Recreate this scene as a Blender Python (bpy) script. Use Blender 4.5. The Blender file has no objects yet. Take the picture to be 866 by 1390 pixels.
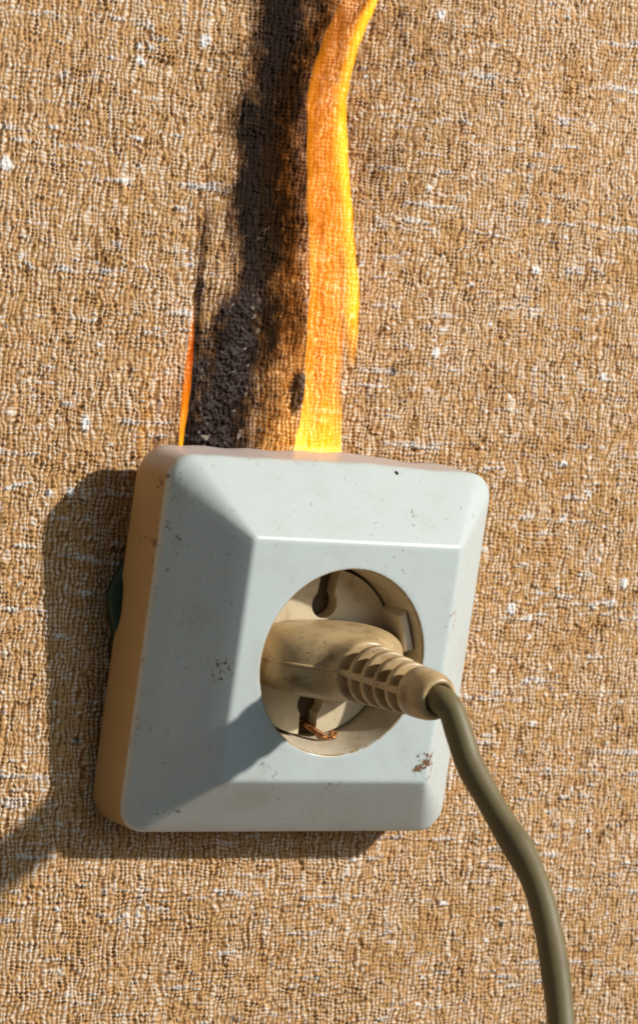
import bpy, bmesh, math, random
import numpy as np
from mathutils import Vector, Matrix

MM = 0.001
random.seed(4)
rng = np.random.default_rng(11)
scene = bpy.context.scene
COL = scene.collection

# ------------------------------------------------------------------ camera
cam_d = bpy.data.cameras.new('camera')
cam = bpy.data.objects.new('camera', cam_d)
COL.objects.link(cam)
scene.camera = cam
right = Vector((0.83643, -0.54179, 0.08276))
up = Vector((-0.04903, 0.07643, 0.99587))
back = Vector((-0.54587, -0.83703, 0.03736))
M = Matrix.Identity(4)
for i in range(3):
    M[i][0], M[i][1], M[i][2] = right[i], up[i], back[i]
M[0][3], M[1][3], M[2][3] = -0.40156, -0.62778, 0.06148
cam.matrix_world = M
cam_d.sensor_fit = 'HORIZONTAL'
cam_d.sensor_width = 36.0
cam_d.lens = 36.0 * 4802.57 / 866.0
cam_d.shift_y = -45.0 / 866.0
cam_d.clip_start = 0.02
cam_d.clip_end = 20.0
cam_d.dof.use_dof = True
cam_d.dof.focus_distance = 0.735
cam_d.dof.aperture_fstop = 38.0

# ------------------------------------------------------------------ light
world = bpy.data.worlds.new('World')
scene.world = world
world.use_nodes = True
bg = world.node_tree.nodes['Background']
bg.inputs['Color'].default_value = (0.90, 0.98, 1.0, 1)
bg.inputs['Strength'].default_value = 0.115


def area_light(name, direction, dist, size, energy, color, shape='DISK'):
    d = bpy.data.lights.new(name, 'AREA')
    d.shape = shape
    d.size = size
    d.energy = energy
    d.color = color
    o = bpy.data.objects.new(name, d)
    COL.objects.link(o)
    v = Vector(direction).normalized()
    o.location = v * dist
    o.rotation_euler = (-v).to_track_quat('-Z', 'Y').to_euler()
    return o


# low hard sunlight coming through a window from the upper right
area_light('sunbeam', (0.965, -1.0, 0.69), 2.2, 0.08, 63.0, (1.0, 0.955, 0.89))
# the soft light of the window itself
area_light('window_light', (0.55, -1.0, 0.35), 1.6, 0.9, 4.2, (0.76, 0.89, 1.0))

scene.view_settings.view_transform = 'Standard'
scene.view_settings.look = 'None'
scene.view_settings.exposure = 0.0
scene.view_settings.gamma = 1.0


# ------------------------------------------------------------------ helpers
def new_mat(name):
    m = bpy.data.materials.new(name)
    m.use_nodes = True
    nt = m.node_tree
    return m, nt, nt.nodes['Principled BSDF']


def N(nt, kind, **kw):
    n = nt.nodes.new(kind)
    for k, v in kw.items():
        setattr(n, k, v)
    return n


def L(nt, a, b):
    nt.links.new(a, b)


def math_node(nt, op, a, b=None, clamp=False):
    n = N(nt, 'ShaderNodeMath', operation=op)
    n.use_clamp = clamp
    for i, v in enumerate((a, b)):
        if v is None:
            continue
        if isinstance(v, (int, float)):
            n.inputs[i].default_value = v
        else:
            L(nt, v, n.inputs[i])
    return n.outputs[0]


def mix_col(nt, fac, a, b, mode='MIX'):
    n = N(nt, 'ShaderNodeMix', data_type='RGBA', blend_type=mode)
    for sock, v in ((n.inputs[0], fac), (n.inputs[6], a), (n.inputs[7], b)):
        if isinstance(v, (int, float)):
            sock.default_value = v
        elif isinstance(v, tuple):
            sock.default_value = (*v, 1) if len(v) == 3 else v
        else:
            L(nt, v, sock)
    return n.outputs[2]


def ramp(nt, fac, lo, hi):
    n = N(nt, 'ShaderNodeMapRange', interpolation_type='SMOOTHSTEP')
    L(nt, fac, n.inputs[0])
    n.inputs[1].default_value = lo
    n.inputs[2].default_value = hi
    return n.outputs[0]


def noise(nt, vec, scale, detail=3.0, rough=0.55):
    n = N(nt, 'ShaderNodeTexNoise')
    L(nt, vec, n.inputs['Vector'])
    n.inputs['Scale'].default_value = scale
    n.inputs['Detail'].default_value = detail
    n.inputs['Roughness'].default_value = rough
    return n.outputs['Fac']


def blob_mask(nt, pos, centre, radius):
    """1 in the middle of a round area (object coordinates, metres), 0 outside it."""
    d = N(nt, 'ShaderNodeVectorMath', operation='DISTANCE')
    L(nt, pos, d.inputs[0])
    d.inputs[1].default_value = centre
    n = N(nt, 'ShaderNodeMapRange', interpolation_type='SMOOTHSTEP')
    L(nt, d.outputs['Value'], n.inputs[0])
    n.inputs[1].default_value = radius
    n.inputs[2].default_value = 0.0
    return n.outputs[0]


def obj(name, mesh, mat=None, parent=None, smooth=True):
    o = bpy.data.objects.new(name, mesh)
    COL.objects.link(o)
    if mat:
        mesh.materials.append(mat)
    if smooth and len(mesh.polygons):
        mesh.polygons.foreach_set('use_smooth', [True] * len(mesh.polygons))
    if parent:
        o.parent = parent
    return o


def pymesh(name, verts, faces):
    me = bpy.data.meshes.new(name)
    me.from_pydata([tuple(float(c) * MM for c in v) for v in verts], [], faces)
    me.validate()
    me.update()
    return me


def loft(name, rings, closed_start=False, closed_end=False):
    n = len(rings[0])
    verts = [v for r in rings for v in r]
    faces = []
    for i in range(len(rings) - 1):
        for j in range(n):
            k = (j + 1) % n
            faces.append((i * n + j, i * n + k, (i + 1) * n + k, (i + 1) * n + j))
    if closed_start:
        faces.append(tuple(range(n))[::-1])
    if closed_end:
        faces.append(tuple(range((len(rings) - 1) * n, len(rings) * n)))
    me = pymesh(name, verts, faces)
    fix_normals(me)
    return me


def fix_normals(me):
    bm = bmesh.new()
    bm.from_mesh(me)
    bmesh.ops.recalc_face_normals(bm, faces=bm.faces)
    bm.to_mesh(me)
    bm.free()


def catmull(pts, per=14):
    P = [np.array(p, float) for p in pts]
    P = [2 * P[0] - P[1]] + P + [2 * P[-1] - P[-2]]
    out = []
    for i in range(1, len(P) - 2):
        a, b, c, d = P[i - 1:i + 3]
        for s in range(per):
            t = s / per
            out.append(.5 * ((2 * b) + (c - a) * t + (2 * a - 5 * b + 4 * c - d) * t * t + (3 * b - a - 3 * c + d) * t ** 3))
    out.append(P[-2])
    return out


def tube(name, pts, radius, seg=24, caps=True):
    """radius: number or function of 0..1; radius may give (r, r2)"""
    pts = [np.array(p, float) for p in pts]
    rings = []
    ref = np.array([1.0, 0.05, 0.0])
    for i, p in enumerate(pts):
        t = pts[min(i + 1, len(pts) - 1)] - pts[max(i - 1, 0)]
        t = t / np.linalg.norm(t)
        a = ref - t * (ref @ t)
        a = a / np.linalg.norm(a)
        ref = a
        b = np.cross(t, a)
        r = radius(i / (len(pts) - 1)) if callable(radius) else radius
        rings.append([p + r * (math.cos(q) * a + math.sin(q) * b) for q in np.linspace(0, 2 * math.pi, seg, endpoint=False)])
    return loft(name, rings, caps, caps)


def tag(o, label, cat=None, group=None, kind=None):
    if label:
        o['label'] = label
    if cat:
        o['category'] = cat
    if group:
        o['group'] = group
    if kind:
        o['kind'] = kind


# ------------------------------------------------------------------ wall with woven wallpaper
D = 0.225                                    # grid step, mm
X0, X1, Z0, Z1 = -80.0, 111.0, -90.0, 148.0
nx, nz = int((X1 - X0) / D), int((Z1 - Z0) / D)
fx = np.fft.fftfreq(nx, D)[None, :]
fz = np.fft.fftfreq(nz, D)[:, None]


def field(sx, sz, seed):
    """periodic smooth random field, unit variance, correlation lengths in mm"""
    g = np.random.default_rng(seed).standard_normal((nz, nx))
    k = np.exp(-2 * (math.pi ** 2) * ((fx * sx) ** 2 + (fz * sz) ** 2))
    f = np.fft.ifft2(np.fft.fft2(g) * k).real
    return (f - f.mean()) / f.std()


def sstep(a, lo, hi):
    t = np.clip((a - lo) / (hi - lo), 0, 1)
    return t * t * (3 - 2 * t)


gx = (X0 + np.arange(nx) * D)[None, :] * np.ones((nz, 1))
gz = (Z0 + np.arange(nz) * D)[:, None] * np.ones((1, nx))
# threads, wandering a little
u = gx + 0.27 * field(.7, 1.6, 1) + 0.35 * field(5, 14, 2) + 0.13 * field(.42, .42, 3)
v = gz + 0.25 * field(1.6, .7, 4) + 0.35 * field(16, 5, 5) + 0.13 * field(.42, .42, 6) - 0.015 * gx
PU, PV = 1.13, 0.90
cord_v = .5 + .5 * np.cos(2 * math.pi * u / PU)
cord_h = .5 + .5 * np.cos(2 * math.pi * v / PV)
ampv = np.clip(.85 + .16 * field(.7, 2.4, 7), .4, 1.4)
amph = np.clip(.50 + .22 * field(2.4, .7, 8), .1, 1.3)
bead = np.clip(.9 + .30 * field(.40, .40, 9), .3, 1.8)
weave = ampv * cord_v ** .62 * (.34 + .66 * cord_h ** .8) * bead + amph * cord_h ** .7 * (.24 + .76 * cord_v)
weave += .13 * field(.20, .20, 11) + .10 * field(.75, .75, 10)
weave = weave / 1.25
crack = np.exp(-(field(1.1, 3.2, 36) / .11) ** 2) * sstep(field(2.2, 4.0, 37), .1, 1.0) + .7 * np.exp(-(field(3.0, 1.0, 38) / .10) ** 2) * sstep(field(4.0, 2.0, 39), .5, 1.3)
crack = np.clip(crack, 0, 1)
weave -= .55 * crack
# local patches where the weave is flattened or lumpy
patch = field(5, 5, 12)
lump = field(.7, .7, 13)
# thick slub threads and foam dots, white
knots = (.25 + .75 * cord_v) * np.clip(.95 + .5 * field(.6, .4, 31), 0, 1.4)
slub_h = sstep(field(5.0, .34, 14) + .65 * field(.9, .35, 15), 1.40, 2.6) * knots
slub_v = sstep(field(.36, 3.2, 16) + .7 * field(.35, .9, 17), 2.3, 3.5) * (.3 + .7 * cord_h)
spots = sstep(field(.50, .42, 18), 2.4, 3.2)
white = np.clip(.95 * slub_h + .7 * slub_v + spots, 0, 1)
slub_relief = .7 * slub_h + .4 * slub_v + .6 * spots


def dot(x, z, rx, rz, a=0.0, gain=1.0):
    global white, slub_relief
    i0, i1 = int((x - 6 - X0) / D), int((x + 6 - X0) / D)
    j0, j1 = int((z - 4 - Z0) / D), int((z + 4 - Z0) / D)
    s = (slice(max(j0, 0), j1), slice(max(i0, 0), i1))
    dx, dz = gx[s] - x, gz[s] - z
    ca, sa = math.cos(a), math.sin(a)
    q = np.sqrt(((dx * ca + dz * sa) / rx) ** 2 + ((-dx * sa + dz * ca) / rz) ** 2) + .24 * lump[s]
    m = sstep(q, 1.15, .55)
    white[s] = np.maximum(white[s], m * gain)
    slub_relief[s] = np.maximum(slub_relief[s], (.8 * m) * gain)


# the foam dots one can find in the photograph
for d in ((-29.0, 122.3, 1.5, 1.3), (-44.0, 116.2, 1.8, .9, -.35), (-72.5, 92.5, 1.5, 1.6), (-44.4, 119.2, .8, .7),
          (-41.6, 119.2, .9, .7), (29.3, 134.7, 1.2, 1.2), (61.3, 7.1, 1.3, 1.6), (43.0, 77.7, 1.2, .8), (29.9, 97.3, .9, .8),
          (-14.0, 100.8, .8, .7), (-40.0, 109.4, .8, .7), (-44.8, 109.8, .9, .7), (-43.2, 100.6, 1.9, .6, -.1),
          (-50, 42, 1.0, 1.6), (-52, 28, 1.0, 1.2), (-57, 27.6, .8, .8), (72, 40, 1.0, .8), (81, 60, .9, 1.1), (60, 82, 1.0, .9),
          (35, 62, 1.1, 1.0), (92, 14, 1.0, 1.2), (70, -18, 1.4, .8), (88, -42, 1.2, .8), (49, -58, 1.6, .7)):
    dot(*d)
for (x, z, ln, gain) in ((29.4, 96.4, 8, .55), (60, 98.9, 12, .8), (43, 88.9, 9, .8), (-71, 97.6, 24, .75), (70, -28.4, 20, .9),
                         (78, -40, 12, .7), (-64, -44, 14, .6), (-30, -58, 10, .8), (15, 112, 10, .4), (20, 88, 8, .4), (62, -10, 14, .6)):
    t = 0.0
    while t < ln:
        dot(x + t, z - .012 * t + random.uniform(-.12, .12), random.uniform(.35, .75), random.uniform(.28, .5), 0, gain * random.uniform(.35, 1.0))
        t += random.uniform(.7, 2.0)

# scorch: soot that climbed the wallpaper above the gap behind the cover
AZ = [20, 38.2, 46.0, 55.4, 66.3, 77.1, 86.3, 98.5, 110.8, 123.2, 135.5, 160]
AX = [-20.0, -19.7, -18.3, -16.2, -13.9, -12.6, -12.8, -13.4, -12.9, -11.6, -10.6, -9.5]
WL = [8, 8.5, 8.2, 7.6, 6.4, 5.6, 5.4, 5.6, 5.8, 6.0, 6.2, 6.4]
WR = [8, 9.0, 7.6, 6.6, 6.0, 5.6, 5.6, 5.8, 6.2, 6.6, 7, 7.4]
ax = np.interp(gz, AZ, AX) + .9 * field(3, 4, 20)
wl, wr = np.interp(gz, AZ, WL), np.interp(gz, AZ, WR)
dx = gx - ax
w = np.where(dx < 0, wl, wr)
above = sstep(gz, 24, 34)
core = np.exp(-(np.abs(dx) / w) ** 2.0) * above
halo_l = .58 * np.exp(-(np.clip(-dx, 0, None) / 11.0) ** 1.7) * (dx < 0)
halo_r = .74 * np.exp(-(np.clip(dx, 0, None) / 13.0) ** 1.6) * (dx >= 0)
halo = (halo_l + halo_r) * above * np.interp(gz, [30, 45, 60, 160], [.5, .75, .9, 1.05])
# smoke film widening with height on the right side of the fire
film = .30 * np.exp(-((gx - 18) / 24.0) ** 2) * sstep(gz, 46, 112)
tr = np.exp(-((gx + 25.5) / np.interp(gz, [38, 60, 75, 95], [1.6, 1.2, 1.1, 2.4])) ** 2) * sstep(gz, 104, 66) * sstep(gz, 30, 40)
scorch = .34 * np.exp(-((gx - np.interp(gz, [40, 72, 102, 115, 132, 160], [-2, -3.5, -6, -6, -1, 8])) / 6.0) ** 2) * sstep(gz, 34, 50)
soot = 1 - (1 - scorch) * (1 - np.clip(core, 0, 1)) * (1 - halo) * (1 - film) * (1 - .75 * tr)
soot = np.clip(soot + (.07 * field(1.2, 3.0, 21) + .06 * field(.45, .6, 32)) * np.clip(soot * 3, 0, 1), 0, 1)
# burnt crust: blistered paper near the gap
cr = sstep(core + .20 * field(1.3, 2.0, 22) + .12 * field(.4, .4, 33), .55, .95) * sstep(gz, 92, 58)
bx = ((gx - .6) / 1.9) ** 2 + ((gz - 51.0) / 4.0) ** 2 + .35 * field(.9, .9, 23)
blister = sstep(bx, 1.2, .5)
crust = np.clip(np.maximum(cr, .9 * blister), 0, 1)
bub = np.abs(field(.75, .75, 24)) * .30 + np.abs(field(.33, .33, 25)) * .34 + .35 * field(1.6, 1.6, 26) + .16 * field(.2, .2, 34)
ash = sstep(field(.34, .30, 27), 1.5, 2.5) * sstep(core, .35, .7) * sstep(gz, 104, 40)

height = .50 * weave * (1 - .75 * crust) + .05 * patch + .40 * slub_relief * (1 - .6 * crust) + crust * (.60 * bub + .10)
height += .9 * blister * np.clip(1 - bx, 0, 1)
height -= height.mean()
relief = np.clip(.60 * cord_v ** .7 * (.55 + .45 * cord_h) + .40 * cord_h ** .8 * (.2 + .8 * cord_v) + .05 * field(.2, .2, 35) - .5 * crack, 0, 1)
tone = .5 + .25 * field(9, 9, 28)
grain = .5 + .5 * np.clip(.75 * field(.45, .6, 29) + .25 * field(2.5, 2.5, 30), -1, 1)

# vertex columns / rows: dense where the photograph looks, coarse out to the sides
far = np.array([8, 20, 40, 70, 110, 160, 220.0])
cx = np.concatenate([(X0 - far)[::-1], X0 + np.arange(nx) * D, X0 + (nx - 1) * D + far])
cz = np.concatenate([(Z0 - far)[::-1], Z0 + np.arange(nz) * D, Z0 + (nz - 1) * D + far])
ix = np.mod(np.round((cx - X0) / D).astype(int), nx)
iz = np.mod(np.round((cz - Z0) / D).astype(int), nz)
inx = (cx >= X0) & (cx <= X0 + (nx - 1) * D + 1e-6)
inz = (cz >= Z0) & (cz <= Z0 + (nz - 1) * D + 1e-6)
inside = (inz[:, None] & inx[None, :]).astype(float)
H = height[iz][:, ix] * np.where(inside > 0, 1, .2)
A = np.stack([soot[iz][:, ix], crust[iz][:, ix] * inside, white[iz][:, ix], ash[iz][:, ix] * inside], -1)
A[..., 0] *= inside
B = np.stack([relief[iz][:, ix], tone[iz][:, ix], grain[iz][:, ix], np.ones_like(H)], -1)
nr, nc = H.shape
co = np.empty((nr, nc, 3))
co[..., 0] = cx[None, :]
co[..., 1] = -H
co[..., 2] = cz[:, None]
me = bpy.data.meshes.new('wall')
me.vertices.add(nr * nc)
me.vertices.foreach_set('co', (co * MM).astype(np.float32).ravel())
idx = np.arange(nr * nc).reshape(nr, nc)
quads = np.stack([idx[:-1, :-1], idx[:-1, 1:], idx[1:, 1:], idx[1:, :-1]], -1).reshape(-1, 4)
me.loops.add(quads.size)
me.loops.foreach_set('vertex_index', quads.ravel().astype(np.int32))
me.polygons.add(len(quads))
me.polygons.foreach_set('loop_start', (np.arange(len(quads)) * 4).astype(np.int32))
me.update(calc_edges=True)
for nm, arr in (('burn', A), ('thread', B)):
    at = me.attributes.new(nm, 'FLOAT_COLOR', 'POINT')
    at.data.foreach_set('color', arr.astype(np.float32).ravel())

mw, nt, bs = new_mat('woven_wallpaper')
at = N(nt, 'ShaderNodeAttribute', attribute_name='burn')
sp = N(nt, 'ShaderNodeSeparateColor')
L(nt, at.outputs['Color'], sp.inputs[0])
a_soot, a_crust, a_white, a_ash = sp.outputs[0], sp.outputs[1], sp.outputs[2], at.outputs['Alpha']
at2 = N(nt, 'ShaderNodeAttribute', attribute_name='thread')
sp2 = N(nt, 'ShaderNodeSeparateColor')
L(nt, at2.outputs['Color'], sp2.inputs[0])
a_rel, a_tone, a_grain = sp2.outputs[0], sp2.outputs[1], sp2.outputs[2]
tc = N(nt, 'ShaderNodeTexCoord').outputs['Object']
fine = noise(nt, tc, 2600, 3, .6)
tan = mix_col(nt, a_tone, (.66, .385, .145), (.71, .425, .185))
base = mix_col(nt, ramp(nt, a_rel, .02, .42), (.27, .125, .038), tan)
pale = math_node(nt, 'MULTIPLY', ramp(nt, a_rel, .34, .78), ramp(nt, a_grain, .0, .80))
base = mix_col(nt, math_node(nt, 'MULTIPLY', pale, .95), base, (.91, .83, .72))
base = mix_col(nt, a_white, base, (.93, .91, .88))
base = mix_col(nt, math_node(nt, 'MULTIPLY', fine, .30), base, (.40, .25, .14), 'MULTIPLY')
s1 = math_node(nt, 'SUBTRACT', a_soot, math_node(nt, 'MULTIPLY', a_rel, .10))
s1 = math_node(nt, 'ADD', s1, math_node(nt, 'MULTIPLY', math_node(nt, 'SUBTRACT', fine, .5), .30))
base = mix_col(nt, math_node(nt, 'MULTIPLY', ramp(nt, s1, .08, .66), .84), base, (.15, .066, .026))
base = mix_col(nt, math_node(nt, 'MULTIPLY', ramp(nt, s1, .38, .88), .95), base, (.014, .011, .010))
base = mix_col(nt, a_crust, base, mix_col(nt, ramp(nt, fine, .3, .75), (.008, .006, .006), (.055, .030, .022)))
base = mix_col(nt, math_node(nt, 'MULTIPLY', a_ash, .75), base, (.42, .34, .27))
L(nt, base, bs.inputs['Base Color'])
rough = math_node(nt, 'SUBTRACT', .72, math_node(nt, 'MULTIPLY', a_crust, .24))
L(nt, rough, bs.inputs['Roughness'])
L(nt, math_node(nt, 'ADD', math_node(nt, 'MULTIPLY', math_node(nt, 'SUBTRACT', 1.0, ramp(nt, a_soot, .1, .7)), .34), math_node(nt, 'MULTIPLY', a_crust, .16)), bs.inputs['Specular IOR Level'])
bmp = N(nt, 'ShaderNodeBump')
bmp.inputs['Strength'].default_value = .6
bmp.inputs['Distance'].default_value = .0002
L(nt, noise(nt, tc, 3200, 3, .65), bmp.inputs['Height'])
L(nt, bmp.outputs[0], bs.inputs['Normal'])
wall = obj('wall', me, mw)
tag(wall, 'wall covered in tan woven wallpaper with white slubs and a black scorch mark', kind='structure')

# ------------------------------------------------------------------ plastics
OFF = 39.72                                  # half size of the cover's back


def plastic(name, base_col, dirt_col, dirt_amt, roughness=.34, sss=0.0, nscale=160):
    m, nt, bs = new_mat(name)
    tc = N(nt, 'ShaderNodeTexCoord').outputs['Object']
    n1 = noise(nt, tc, nscale, 5, .62)
    n2 = noise(nt, tc, nscale * 9, 3, .6)
    k = math_node(nt, 'MULTIPLY', ramp(nt, n1, .46, .78), dirt_amt)
    c = mix_col(nt, k, base_col, dirt_col)
    c = mix_col(nt, math_node(nt, 'MULTIPLY', ramp(nt, n2, .62, .74), dirt_amt * .9), c, tuple(x * .35 for x in dirt_col))
    L(nt, c, bs.inputs['Base Color'])
    r = N(nt, 'ShaderNodeMapRange')
    L(nt, n1, r.inputs[0])
    r.inputs[3].default_value = roughness - .08
    r.inputs[4].default_value = roughness + .14
    L(nt, r.outputs[0], bs.inputs['Roughness'])
    bs.inputs['Specular IOR Level'].default_value = .45
    if sss:
        bs.inputs['Subsurface Weight'].default_value = sss
        bs.inputs['Subsurface Radius'].default_value = (1, .55, .3)
        bs.inputs['Subsurface Scale'].default_value = .0012
    b = N(nt, 'ShaderNodeBump')
    b.inputs['Strength'].default_value = .12
    b.inputs['Distance'].default_value = .0002
    L(nt, n2, b.inputs['Height'])
    L(nt, b.outputs[0], bs.inputs['Normal'])
    return m, nt, bs, tc, c


# aged white plastic of the cover: yellowed flanks, rust specks, scuffs
m_cover, nt, bs, tc, c = plastic('aged_white_plastic', (.585, .645, .63), (.49, .49, .42), .45, .30, .10, 90)
sx = N(nt, 'ShaderNodeSeparateXYZ')
L(nt, tc, sx.inputs[0])
px, py, pz = sx.outputs
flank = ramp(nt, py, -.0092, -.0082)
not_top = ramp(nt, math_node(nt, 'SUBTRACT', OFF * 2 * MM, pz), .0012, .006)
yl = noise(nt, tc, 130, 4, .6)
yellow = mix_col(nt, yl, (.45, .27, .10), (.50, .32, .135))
flank_col = mix_col(nt, not_top, mix_col(nt, yl, (.60, .52, .49), (.63, .57, .54)), yellow)  # top side tinted pink: the flame's glow is put into its colour
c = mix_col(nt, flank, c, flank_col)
speck = noise(nt, tc, 900, 4, .7)
smear = noise(nt, tc, 420, 5, .75)
for (cx_, cz_, yy, r, lo, hi, amt) in ((-27.6, -2.5, -20.4, 4.4, .635, .68, 1.0), (24.6, -21.5, -21.8, 5.4, .56, .64, .95),
                                       (2.5, -26.0, -21.5, 3.0, .62, .70, .8), (8, 20.0, -22, 9, .68, .76, .55), (15, 30, -17, 5, .64, .74, .6),
                                       (-40, 20, -9, 9, .64, .70, .9), (-41, 33, -9, 6, .62, .69, .9), (-30, -33, -14, 7, .66, .73, .8),
                                       (26, 10, -21.5, 9, .66, .74, .55), (-12, -21.5, -22, 8, .66, .74, .5)):
    k = math_node(nt, 'MULTIPLY', blob_mask(nt, tc, (cx_ * MM, yy * MM, (cz_ + OFF) * MM), r * MM), 1.0)
    src = smear if r > 5 else speck
    q = math_node(nt, 'MULTIPLY', ramp(nt, math_node(nt, 'ADD', src, math_node(nt, 'MULTIPLY', k, .10)), lo - .02, hi - .01), ramp(nt, k, .05, .45))
    c = mix_col(nt, math_node(nt, 'MULTIPLY', q, amt), c, (.17, .075, .022))
c = mix_col(nt, ramp(nt, blob_mask(nt, tc, (.0140, -.0108, (38.3 + OFF) * MM), .0008), .25, .45), c, (.03, .02, .015))
# brown grime collected along the edges of the flat front
c0_ = c
ed = math_node(nt, 'MULTIPLY', ramp(nt, py, -.0110, -.0098), ramp(nt, py, -.0078, -.0090))
c = mix_col(nt, math_node(nt, 'MULTIPLY', math_node(nt, 'MULTIPLY', ed, ramp(nt, smear, .56, .70)), .6), c, (.26, .13, .05))
rad = N(nt, 'ShaderNodeVectorMath', operation='LENGTH')
cmb = N(nt, 'ShaderNodeCombineXYZ')
L(nt, px, cmb.inputs[0])
L(nt, math_node(nt, 'SUBTRACT', pz, OFF * MM), cmb.inputs[1])
L(nt, cmb.outputs[0], rad.inputs[0])
rim = math_node(nt, 'MULTIPLY', ramp(nt, math_node(nt, 'MULTIPLY', rad.outputs['Value'], -1.0), -.0201, -.0196), ramp(nt, smear, .30, .52))
c = mix_col(nt, math_node(nt, 'MULTIPLY', rim, .9), c, (.34, .22, .07))
for l in list(bs.inputs['Base Color'].links):
    nt.links.remove(l)
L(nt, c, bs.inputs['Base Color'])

m_recess = plastic('ochre_aged_plastic', (.66, .57, .42), (.36, .24, .10), .65, .36, 0, 240)[0]
m_insert = plastic('cream_bakelite', (.66, .555, .365), (.36, .23, .10), .65, .40, 0, 210)[0]
m_back = plastic('brown_bakelite', (.10, .058, .024), (.03, .018, .01), .9, .5, 0, 300)[0]
m_plug = plastic('dirty_tan_rubber', (.54, .385, .19), (.17, .090, .032), 1.0, .33, 0, 150)[0]
m_cable = plastic('olive_pvc', (.17, .135, .058), (.10, .073, .03), .60, .52, 0, 120)[0]
m_green = plastic('green_insulation', (.003, .030, .012), (.002, .012, .005), .4, .4, 0, 200)[0]
m_cop, nt, bs = new_mat('tarnished_copper')
tcc = N(nt, 'ShaderNodeTexCoord').outputs['Object']
L(nt, mix_col(nt, ramp(nt, noise(nt, tcc, 700, 4), .4, .65), (.62, .27, .08), (.14, .06, .025)), bs.inputs['Base Color'])
bs.inputs['Metallic'].default_value = .85
bs.inputs['Roughness'].default_value = .42

# ------------------------------------------------------------------ wall socket
HB, HR, ZR, HF, ZF, DRAFT = 39.72, 39.33, 9.80, 25.21, 22.27, 1.93
TILT, TURN = 0.11352, -0.00985


def rig(name):
    o = bpy.data.objects.new(name, None)
    o.empty_display_size = .02
    COL.objects.link(o)
    o.location = (0, -.455 * MM, -HB * MM)
    o.rotation_euler = (TILT, 0, TURN)
    return o


socket = rig('wall_socket')
tag(socket, 'white square wall socket with sloping edges, hanging loose below the flames', 'socket')

NC, NS = 9, 26


def rsq(h, r, y, left=0.0):
    """rounded square ring around (0,0), shifted so that the rig's origin is the bottom edge"""
    pts = []
    for c in range(4):
        a0 = c * math.pi / 2
        sx_, sz_ = ((1, 1), (-1, 1), (-1, -1), (1, -1))[c]
        arc = [(sx_ * (h - r) + r * math.cos(a0 + t * math.pi / 2), sz_ * (h - r) + r * math.sin(a0 + t * math.pi / 2)) for t in np.linspace(0, 1, NC)]
        pts += arc
        nsx, nsz = ((-1, 1), (-1, -1), (1, -1), (1, 1))[c]
        b0 = a0 + math.pi / 2
        e = (nsx * (h - r) + r * math.cos(b0), nsz * (h - r) + r * math.sin(b0))
        for t in np.linspace(0, 1, NS + 2)[1:-1]:
            pts.append((arc[-1][0] * (1 - t) + e[0] * t, arc[-1][1] * (1 - t) + e[1] * t))
    out = []
    for (x, z) in pts:
        if left:
            x += -left * max(0.0, min(1.0, (-x) / h))
        out.append((x, -y, z + OFF))
    return out


def fillet(p0, p1, p2, d, n=5):
    p0, p1, p2 = map(np.array, (p0, p1, p2))
    a = p1 + (p0 - p1) / np.linalg.norm(p0 - p1) * d
    b = p1 + (p2 - p1) / np.linalg.norm(p2 - p1) * d
    return [tuple((1 - t) ** 2 * a + 2 * t * (1 - t) * p1 + t * t * b) for t in np.linspace(0, 1, n)]


# profile: (half size, height above the back)
prof = [(HB - 2.0, .2), (HB - .1, .0), (HB, .35)]
P0, P1, P2, P3 = (HB, .0), (HR, ZR), (HF, ZF), (20.2, ZF)
prof += [(HB - .1, 2.5), (HB - .2, 5.0), (HB - .3, 7.5)]
prof += fillet(P0, P1, P2, 1.0)
for t in (.25, .5, .75):
    prof.append((HR + (HF - HR) * t, ZR + (ZF - ZR) * t))
prof += fillet(P1, P2, P3, .75)
rings = []
for (h, y) in prof:
    if y <= ZR:
        r = 7.0 - 1.6 * (y / ZR)
    else:
        r = 5.4 + (.9 - 5.4) * (y - ZR) / (ZF - ZR)
    rings.append(rsq(h, r, y, DRAFT * max(0, 1 - y / ZR)))
inner = rings[-1]
for t in (.08, .5, .9):
    ring = []
    for (x, y, z) in inner:
        zz = z - OFF
        a = math.atan2(zz, x)
        cxr, czr = 20.0 * math.cos(a), 20.0 * math.sin(a)
        ring.append((x + (cxr - x) * t, -ZF, zz + (czr - zz) * t + OFF))
    rings.append(ring)
for (rr, y) in ((20.0, ZF), (19.75, ZF - .06), (19.58, ZF - .22), (19.5, ZF - .5)):
    rings.append([(rr * math.cos(math.atan2(z - OFF, x)), -y, rr * math.sin(math.atan2(z - OFF, x)) + OFF) for (x, _, z) in inner])
# heat softened the upper wall: it sags and waves a little
sag = []
for ring in rings:
    out = []
    for (x, y, z) in ring:
        zz = z - OFF
        k = max(0.0, (zz - 30) / 10) * max(0.0, 1 - (-y) / 17.0)
        d = 0.55 * math.exp(-((x - 6) / 15) ** 2) * -1 + .75 / (1 + math.exp(-(x - 16) / 1.6))
        d += .18 * math.sin(x * .55 + 1)
        out.append((x, y, z - k * d * .95))
    sag.append(out)
cover_me = loft('cover', sag)
cover = obj('cover', cover_me, m_cover, socket)
tag(cover, 'white plastic cover with yellowed sides and rust specks')

# recess wall: a cup of darker, yellowed plastic
DEP = 10.0
cup = []
for (rr, y) in ((19.5, ZF - .5), (19.2, ZF - 2.5), (18.5, ZF - DEP + 1.2), (18.3, ZF - DEP - 3.5)):
    cup.append([(rr * math.cos(a), -y, rr * math.sin(a) + OFF) for a in np.linspace(0, 2 * math.pi, 128, endpoint=False)])
obj('recess_wall', loft('recess_wall', cup), m_recess, socket)


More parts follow.
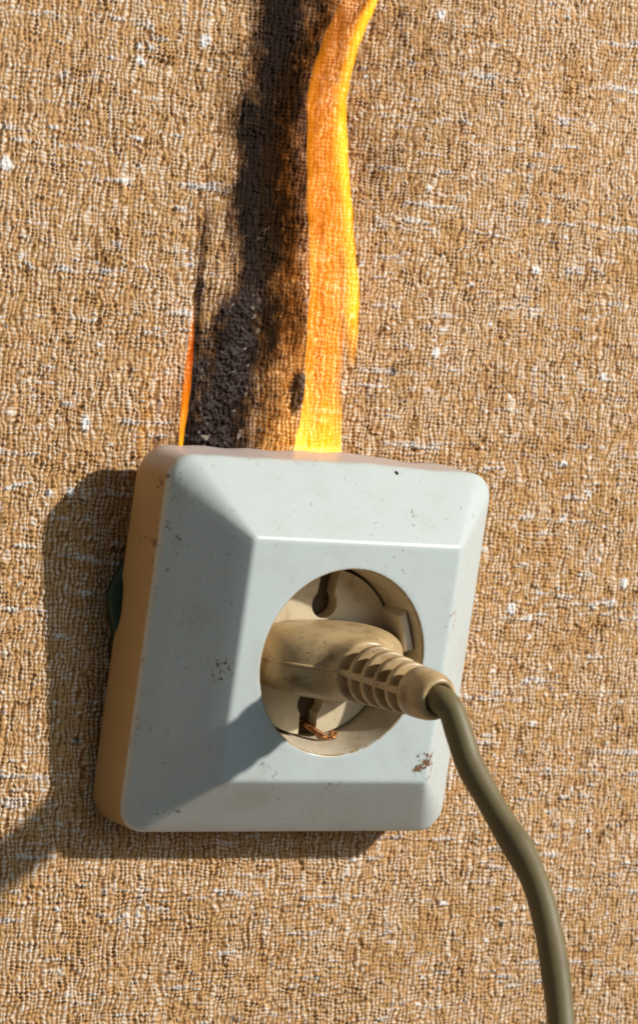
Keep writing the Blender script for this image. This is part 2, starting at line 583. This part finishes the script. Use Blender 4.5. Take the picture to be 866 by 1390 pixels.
def prism(name, outline, y0, y1, bevel=0.0):
    """extrude a 2D outline (x,z) from height y0 up to y1 above the back of the cover"""
    bm = bmesh.new()
    vs = [bm.verts.new((x * MM, -y1 * MM, (z + OFF) * MM)) for (x, z) in outline]
    f = bm.faces.new(vs)
    r = bmesh.ops.extrude_face_region(bm, geom=[f])
    for g in r['geom']:
        if isinstance(g, bmesh.types.BMVert):
            g.co.y = -y0 * MM
    bmesh.ops.recalc_face_normals(bm, faces=bm.faces)
    if bevel:
        es = [e for e in bm.edges if abs(e.verts[0].co.y + y1 * MM) < 1e-7 and abs(e.verts[1].co.y + y1 * MM) < 1e-7]
        bmesh.ops.bevel(bm, geom=es, offset=bevel * MM, segments=2, profile=.5, affect='EDGES')
    m = bpy.data.meshes.new(name)
    bm.to_mesh(m)
    bm.free()
    return m


# cream insert with two radial keyhole slots
RI, HWs, RB = 17.7, 2.15, 3.05


def keyhole(zc, lean, s):
    """outline of one slot from the rim down to its round end and back, s = +1 top, -1 bottom"""
    pts = []
    edge = math.sqrt(RI ** 2 - (HWs + lean * 0) ** 2)
    pts.append((s * -HWs * -1 + lean, s * edge))
    a0 = math.asin(HWs / RB)
    for a in np.linspace(math.pi / 2 - a0, math.pi / 2 - a0 - (2 * math.pi - 2 * a0), 22):
        pts.append((s * RB * math.cos(a), zc + s * RB * math.sin(a)))
    pts.append((s * -HWs + lean, s * edge))
    return pts


outline = []
gap = math.asin(HWs / RI)
outline += keyhole(10.2, .45, 1)
outline += [(RI * math.cos(a), RI * math.sin(a)) for a in np.linspace(math.pi / 2 + gap + .03, 3 * math.pi / 2 - gap - .03, 60)]
outline += keyhole(-11.0, .35, -1)
outline += [(RI * math.cos(a), RI * math.sin(a)) for a in np.linspace(-math.pi / 2 + gap + .06, math.pi / 2 - gap - .06, 60)]
ins = obj('socket_insert', prism('socket_insert', outline, ZF - DEP - 3.2, ZF - DEP), m_insert, socket, smooth=False)
tag(ins, 'grimy cream insert with two keyhole slots')
disc = [(18.25 * math.cos(a), 18.25 * math.sin(a)) for a in np.linspace(0, 2 * math.pi, 72, endpoint=False)]
obj('back_plate', prism('back_plate', disc, ZF - DEP - 6.4, ZF - DEP - 3.3), m_back, socket, smooth=False)
# guide lug on the side of the recess
for s in (1,):
    lug = [(14.0, 9.6), (15.6, 10.8), (18.9, 2.6), (16.5, 2.0)]
    obj('guide_lug', prism('guide_lug', lug, ZF - DEP - .3, ZF - 2.2, .7), m_recess, socket, smooth=False)
# copper earth clip: a bent strip showing below the lower slot
for s in (-1,):
    pts = [(.3, ZF - DEP - 3.0, s * 15.2), (1.4, ZF - DEP + .4, s * 16.4), (2.8, ZF - DEP + 2.6, s * 17.3), (4.4, ZF - DEP + 3.0, s * 17.5), (6.2, ZF - DEP + 1.0, s * 16.7)]
    cv = catmull(pts, 5)
    vv, ff = [], []
    for (x, y, z) in cv:
        for (dz, dxx) in ((-.25, 0), (.25, 0)):
            vv += [(x - 1.0, -y, z + OFF + dz), (x + 1.0, -y, z + OFF + dz)]
    for i in range(len(cv) - 1):
        a, b = i * 4, i * 4 + 4
        ff += [(a, a + 1, b + 1, b), (a + 2, b + 2, b + 3, a + 3), (a, b, b + 2, a + 2), (a + 1, a + 3, b + 3, b + 1)]
    ff += [(0, 2, 3, 1), (len(vv) - 4, len(vv) - 3, len(vv) - 1, len(vv) - 2)]
    e = obj('earth_clip', pymesh('earth_clip', vv, ff), m_cop, socket)
    fix_normals(e.data)
# the block that holds the cover to the wall (hidden behind it)
blk = [(-22, -26), (22, -26), (22, 26), (-22, 26)]
vb = []
for (yy, k) in ((0, 0), (1, 1)):
    for (x, z) in blk:
        vb.append((x, (-6.0 if k else (z + OFF) * math.tan(TILT)), z + OFF))
obj('mounting_block', pymesh('mounting_block', vb, [(0, 1, 2, 3), (7, 6, 5, 4), (0, 4, 5, 1), (1, 5, 6, 2), (2, 6, 7, 3), (3, 7, 4, 0)]), m_back, socket, smooth=False)
fix_normals(bpy.data.objects['mounting_block'].data)

# green wire peeking out from behind the cover
gw = catmull([(-30, -4.2, 18), (-37, -4.2, 16), (-39.8, -4.4, 12.2), (-42.0, -4.5, 7.5), (-40.6, -4.2, 2.5), (-38, -3.6, -3), (-30, -3.4, -6)], 8)
green = obj('green_wire', tube('green_wire', gw, 2.0, 16), m_green)
tag(green, 'dark green insulated wire bulging out behind the yellowed side of the socket cover', 'wire')

# ------------------------------------------------------------------ plug with cable
plug = rig('power_plug')
tag(plug, 'dirty tan plug with ribbed strain relief and olive cable, pushed into the socket', 'plug')
FL = ZF - DEP + .05                          # height of the insert's face


def axis(h):                                 # plug axis, drooping up a touch
    return np.array([0.05 * h * .2, -(FL + h), OFF - .55 + .036 * h])


def sup(h, w_, t_, n, seg=72):
    c0 = axis(h)
    out = []
    for a in np.linspace(0, 2 * math.pi, seg, endpoint=False):
        ca, sa = math.cos(a), math.sin(a)
        out.append((c0[0] + w_ * math.copysign(abs(ca) ** (2 / n), ca), c0[1], c0[2] + t_ * math.copysign(abs(sa) ** (2 / n), sa)))
    return out


secs = [(0.0, 15.6, 7.0, 3.2), (.25, 16.1, 7.4, 3.2), (1.0, 16.4, 7.6, 3.2), (3.5, 16.4, 7.7, 3.2), (6.5, 16.1, 7.7, 3.1), (9.0, 15.2, 7.6, 3.0), (11.0, 13.9, 7.4, 2.9),
        (12.8, 12.1, 7.2, 2.7), (14.3, 9.9, 6.9, 2.5), (15.5, 8.1, 6.6, 2.3), (16.8, 7.2, 6.7, 2.2), (18.0, 6.9, 6.5, 2.1), (18.6, 6.7, 6.4, 2.1), (18.8, 6.0, 5.8, 2.1)]
body = obj('body', loft('body', [sup(*s) for s in secs], True, True), m_plug, plug)
# moulding seam along both sides of the body
for s in (-1, 1):
    pts = []
    for (h, w_, t_, n) in secs[1:-2]:
        c0 = axis(h)
        pts.append((c0[0] + s * (w_ - .12), c0[1], c0[2]))
    sm = obj('moulding_seam', tube('moulding_seam', catmull(pts, 4), .38, 8), m_plug, body)


def RS(h):                                   # outer radius of the strain relief
    return np.interp(h, [17, 38, 45], [6.6, 5.05, 4.6])


strain = obj('strain_relief', loft('strain_relief', [sup(h, RS(h) - 1.9, RS(h) - 1.9, 2.0, 40) for h in np.linspace(17.5, 39, 12)], True, True), m_plug, plug)


def ring_part(name, h0, h1, parent, rnd=.45):
    rr = []
    for (h, d) in ((h0, 2.2), (h0, rnd), (h0 + rnd * .3, rnd * .3), (h0 + rnd, 0), (h1 - rnd, 0), (h1 - rnd * .3, rnd * .3), (h1, rnd), (h1, 2.2)):
        rr.append(sup(h, RS((h0 + h1) / 2) - d, RS((h0 + h1) / 2) - d, 2.0, 48))
    return obj(name, loft(name, rr, True, True), m_plug, parent)


for k in range(4):
    h0 = 21.0 + 4.05 * k
    ring_part('rib', h0, h0 + 1.7, strain)
for s in (-1, 1):                            # rails that tie the ribs together
    vv = []
    for h in np.linspace(18.5, 38.6, 14):
        c0 = axis(h)
        r = RS(h)
        for (dx_, dz_) in ((r - 2.0, -.75), (r - .10, -.65), (r + .06, -.3), (r + .06, .3), (r - .10, .65), (r - 2.0, .75)):
            vv.append((c0[0] + s * dx_, c0[1], c0[2] + dz_))
    ring_list = [vv[i * 6:(i + 1) * 6] for i in range(14)]
    obj('rail', loft('rail', ring_list, True, True), m_plug, strain)
col_r = [sup(h, r, r, 2.0, 48) for (h, r) in ((37.2, 2.6), (37.2, 4.7), (37.35, 5.0), (37.8, 5.2), (40.0, 5.12), (42.4, 4.9), (43.8, 4.55), (44.6, 4.1), (44.95, 3.6), (44.8, 3.15), (43.5, 2.95))]
obj('collar', loft('collar', col_r, True, True), m_plug, strain)

# cable: leaves along the plug's axis, then hangs down
rot = Matrix.Rotation(TURN, 3, 'Z') @ Matrix.Rotation(TILT, 3, 'X')
org = np.array([0, -.455, -HB])
Rn = np.array(rot)


def to_local(p):
    return Rn.T @ (np.array(p, float) - org)


a41, a45 = axis(41.0), axis(45.0)
path = [a41, a45] + [to_local(p) for p in ((.9, -64.6, -7.4), (1.9, -66.6, -11.6), (3.2, -69.2, -17.4), (5.0, -73.0, -22.9), (7.0, -77.2, -28.4), (8.7, -81.5, -33.4), (9.6, -86, -39.2),
                                         (9.9, -90, -46.2), (9.0, -95, -54.5), (7.8, -99.5, -63), (6.4, -104, -75), (5.0, -108, -92), (4, -112, -120), (4, -114, -160))]
cpts = catmull(path, 9)
cab = obj('cable', tube('cable', cpts, lambda t: 2.72 + .06 * math.sin(t * 31) + .04 * math.sin(t * 67 + 1) + .35 * math.exp(-((t - .44) / .03) ** 2), 28), m_cable, plug)
tag(cab, 'olive brown cable hanging down from the plug')

# ------------------------------------------------------------------ flames
def flame_mat(name, gain):
    m = bpy.data.materials.new(name)
    m.use_nodes = True
    nt = m.node_tree
    nt.nodes.clear()
    out = N(nt, 'ShaderNodeOutputMaterial')
    at = N(nt, 'ShaderNodeAttribute', attribute_name='glow')
    em = N(nt, 'ShaderNodeEmission')
    L(nt, at.outputs['Color'], em.inputs['Color'])
    em.inputs['Strength'].default_value = gain
    tr = N(nt, 'ShaderNodeBsdfTransparent')
    sp_ = N(nt, 'ShaderNodeSeparateColor')
    L(nt, at.outputs['Color'], sp_.inputs[0])
    L(nt, mix_col(nt, math_node(nt, 'MULTIPLY', sp_.outputs[0], 3.5, True), (1.0, 1.0, 1.0), (.98, .87, .66)), tr.inputs['Color'])
    ad = N(nt, 'ShaderNodeAddShader')
    L(nt, tr.outputs[0], ad.inputs[0])
    L(nt, em.outputs[0], ad.inputs[1])
    L(nt, ad.outputs[0], out.inputs['Surface'])
    return m


m_flame = flame_mat('burning_gas', 1.0)


def flame_sheet(name, left, right, y, thick, colour, parent=None, rows=90, seg=28):
    """closed lens-shaped tongue between two edge lines given as (x, z) from bottom to top"""
    Lc, Rc = catmull(left, 12), catmull(right, 12)

    def at(c, t):
        f = t * (len(c) - 1)
        i = min(int(f), len(c) - 2)
        return c[i] * (1 - (f - i)) + c[i + 1] * (f - i)
    rings, cols = [], []
    z_seed = len(name)
    for r in range(rows):
        t = r / (rows - 1)
        l, rr = at(Lc, t), at(Rc, t)
        ring = []
        for k in range(seg):
            a = 2 * math.pi * k / seg
            s = .5 - .5 * math.cos(a)
            depth = thick * .5 * math.sin(a) * min(1, np.linalg.norm(rr - l) / 4 + .2)
            p = l + (rr - l) * s
            p = p + np.array([.16 * math.sin(t * 41 + 2.2 * s + z_seed) + .10 * math.sin(t * 97 + 5 * s), 0]) * min(1, t * 8) * min(1, np.linalg.norm(rr - l) / 6)
            yy = y(t) if callable(y) else y
            ring.append((p[0], yy - depth, p[1]))
            cols.append((*colour(s, t), 1.0))
        rings.append(ring)
    me = bpy.data.meshes.new(name)
    me.from_pydata([tuple(float(c) * MM for c in v) for ring in rings for v in ring], [],
                   [(i * seg + j, i * seg + (j + 1) % seg, (i + 1) * seg + (j + 1) % seg, (i + 1) * seg + j) for i in range(rows - 1) for j in range(seg)])
    me.update()
    at_ = me.attributes.new('glow', 'FLOAT_COLOR', 'POINT')
    at_.data.foreach_set('color', np.array(cols, np.float32).ravel())
    return obj(name, me, m_flame, parent)


def mixc(a, b, t):
    t = max(0, min(1, t))
    return tuple(x * (1 - t) + y * t for x, y in zip(a, b))


def bump(x, c, w_):
    return math.exp(-((x - c) / w_) ** 2)


def main_col(s, t):
    orange, yellow, hot = (.36, .090, .001), (.85, .36, .004), (2.6, 1.45, .24)
    c = mixc(orange, yellow, bump(s, .05, .06) * .9 * max(0, 1 - 1.2 * t) + .35 * bump(s, .72, .10) * bump(t, .3, .35))
    c = mixc(c, (.95, .52, .006), max(0, 1 - t / .22))
    c = mixc(c, hot, max(0, 1 - t / .075) * .9)
    c = mixc(c, hot, bump(s, 0.02, .09) * bump(t, 0.02, .10) + bump(s, 1, .06) * bump(t, 0.03, .08))
    streak = .80 + .14 * math.sin(s * 23 + 5 * math.sin(t * 6) + t * 3) + .10 * math.sin(s * 51 + 3 * math.sin(t * 9))
    lowedge = min(1, t / .012)
    fade = (1 - .62 * max(0, min(1, (t - .50) / .32))) * (.35 + .65 * lowedge)
    edge = float(sstep(np.array(s), -.01, .025)) * (.35 + .65 * float(sstep(np.array(1 - s), 0, .14)))
    return tuple(x * streak * fade * edge for x in c)


def fold_col(s, t):
    orange, yellow = (.06, .012, .0), (1.15, .43, .012)
    c = mixc(orange, yellow, sstep(np.array(s), .15, .80))
    f = min(1, (t / .16)) ** 1.4
    f *= .25 + .75 * float(sstep(np.array(1 - s), 0, .10))
    return tuple(x * f * (.85 + .15 * math.sin(t * 17)) for x in c)


def small_col(s, t):
    c = mixc((1.0, .42, .010), (.75, .11, .001), t * 1.6)
    f = (1 - t) ** .75 * (.3 + .7 * math.sin(math.pi * min(1, max(0, s))))
    return tuple(x * f for x in c)


LM = [[-3.0, 38.0], [-2.9, 40.8], [-2.2, 47.5], [-2.5, 59.8], [-3.0, 72.0], [-4.5, 87.2], [-6.2, 102.4], [-6.4, 114.6], [-4.2, 124.0], [-.4, 132.0], [3.0, 140.0], [8.0, 150.0], [13, 160]]
RM = [[9.2, 38.4], [8.6, 41.6], [7.5, 48.0], [6.7, 54.2], [6.2, 62], [5.1, 72.6], [3.5, 87.9], [1.3, 103.1], [.2, 112.2], [.9, 119.9], [3.6, 127.9], [7.0, 138.0], [14, 160.2]]
LF = [[8.6, 55.4], [4.8, 64.5], [2.6, 75.7], [.6, 87.8], [-1.6, 99.9], [-2.9, 110.6], [-1.9, 119.1], [1.2, 128.6], [6.5, 138.7], [14.0, 160]]
RF = [[9.4, 55.5], [9.3, 66.7], [8.1, 75.9], [5.4, 88.1], [3.1, 100.2], [1.6, 110.8], [2.5, 120.1], [5.7, 129.7], [9.4, 138.7], [17.0, 160]]
fl = bpy.data.objects.new('flame', None)
COL.objects.link(fl)
fl.location = (2.5 * MM, -6 * MM, 38 * MM)
tag(fl, 'tall yellow flame curling up the wallpaper above the socket', 'flame', 'flames rising from behind the socket')


def rel(pts):
    return [[p[0] - 2.5, p[1] - 38] for p in pts]


flame_sheet('flame_tongue', rel(LM), rel(RM), lambda t: .3 - 1.5 * math.sin(t * 5), 3.2, main_col, fl, 130)
flame_sheet('flame_fold', rel(LF), rel(RF), lambda t: -1.6 - 1.0 * math.sin(t * 4), 1.8, fold_col, fl, 110)
sf = flame_sheet('flame', [[.3, -1.5], [0, 1.5], [-.1, 8.5], [.1, 16], [.5, 23.5], [.9, 29.5]], [[1.2, -1.5], [1.2, 1.5], [1.75, 8.5], [1.9, 16], [1.6, 23.5], [1.0, 29.5]], 0, 1.4, small_col, None, 60, 20)
sf.location = (-31.0 * MM, -6 * MM, 39.3 * MM)
tag(sf, 'small thin orange flame beside the charred black patch', 'flame', 'flames rising from behind the socket')

scene.render.engine = 'CYCLES'
scene.cycles.max_bounces = 8
scene.cycles.transparent_max_bounces = 16
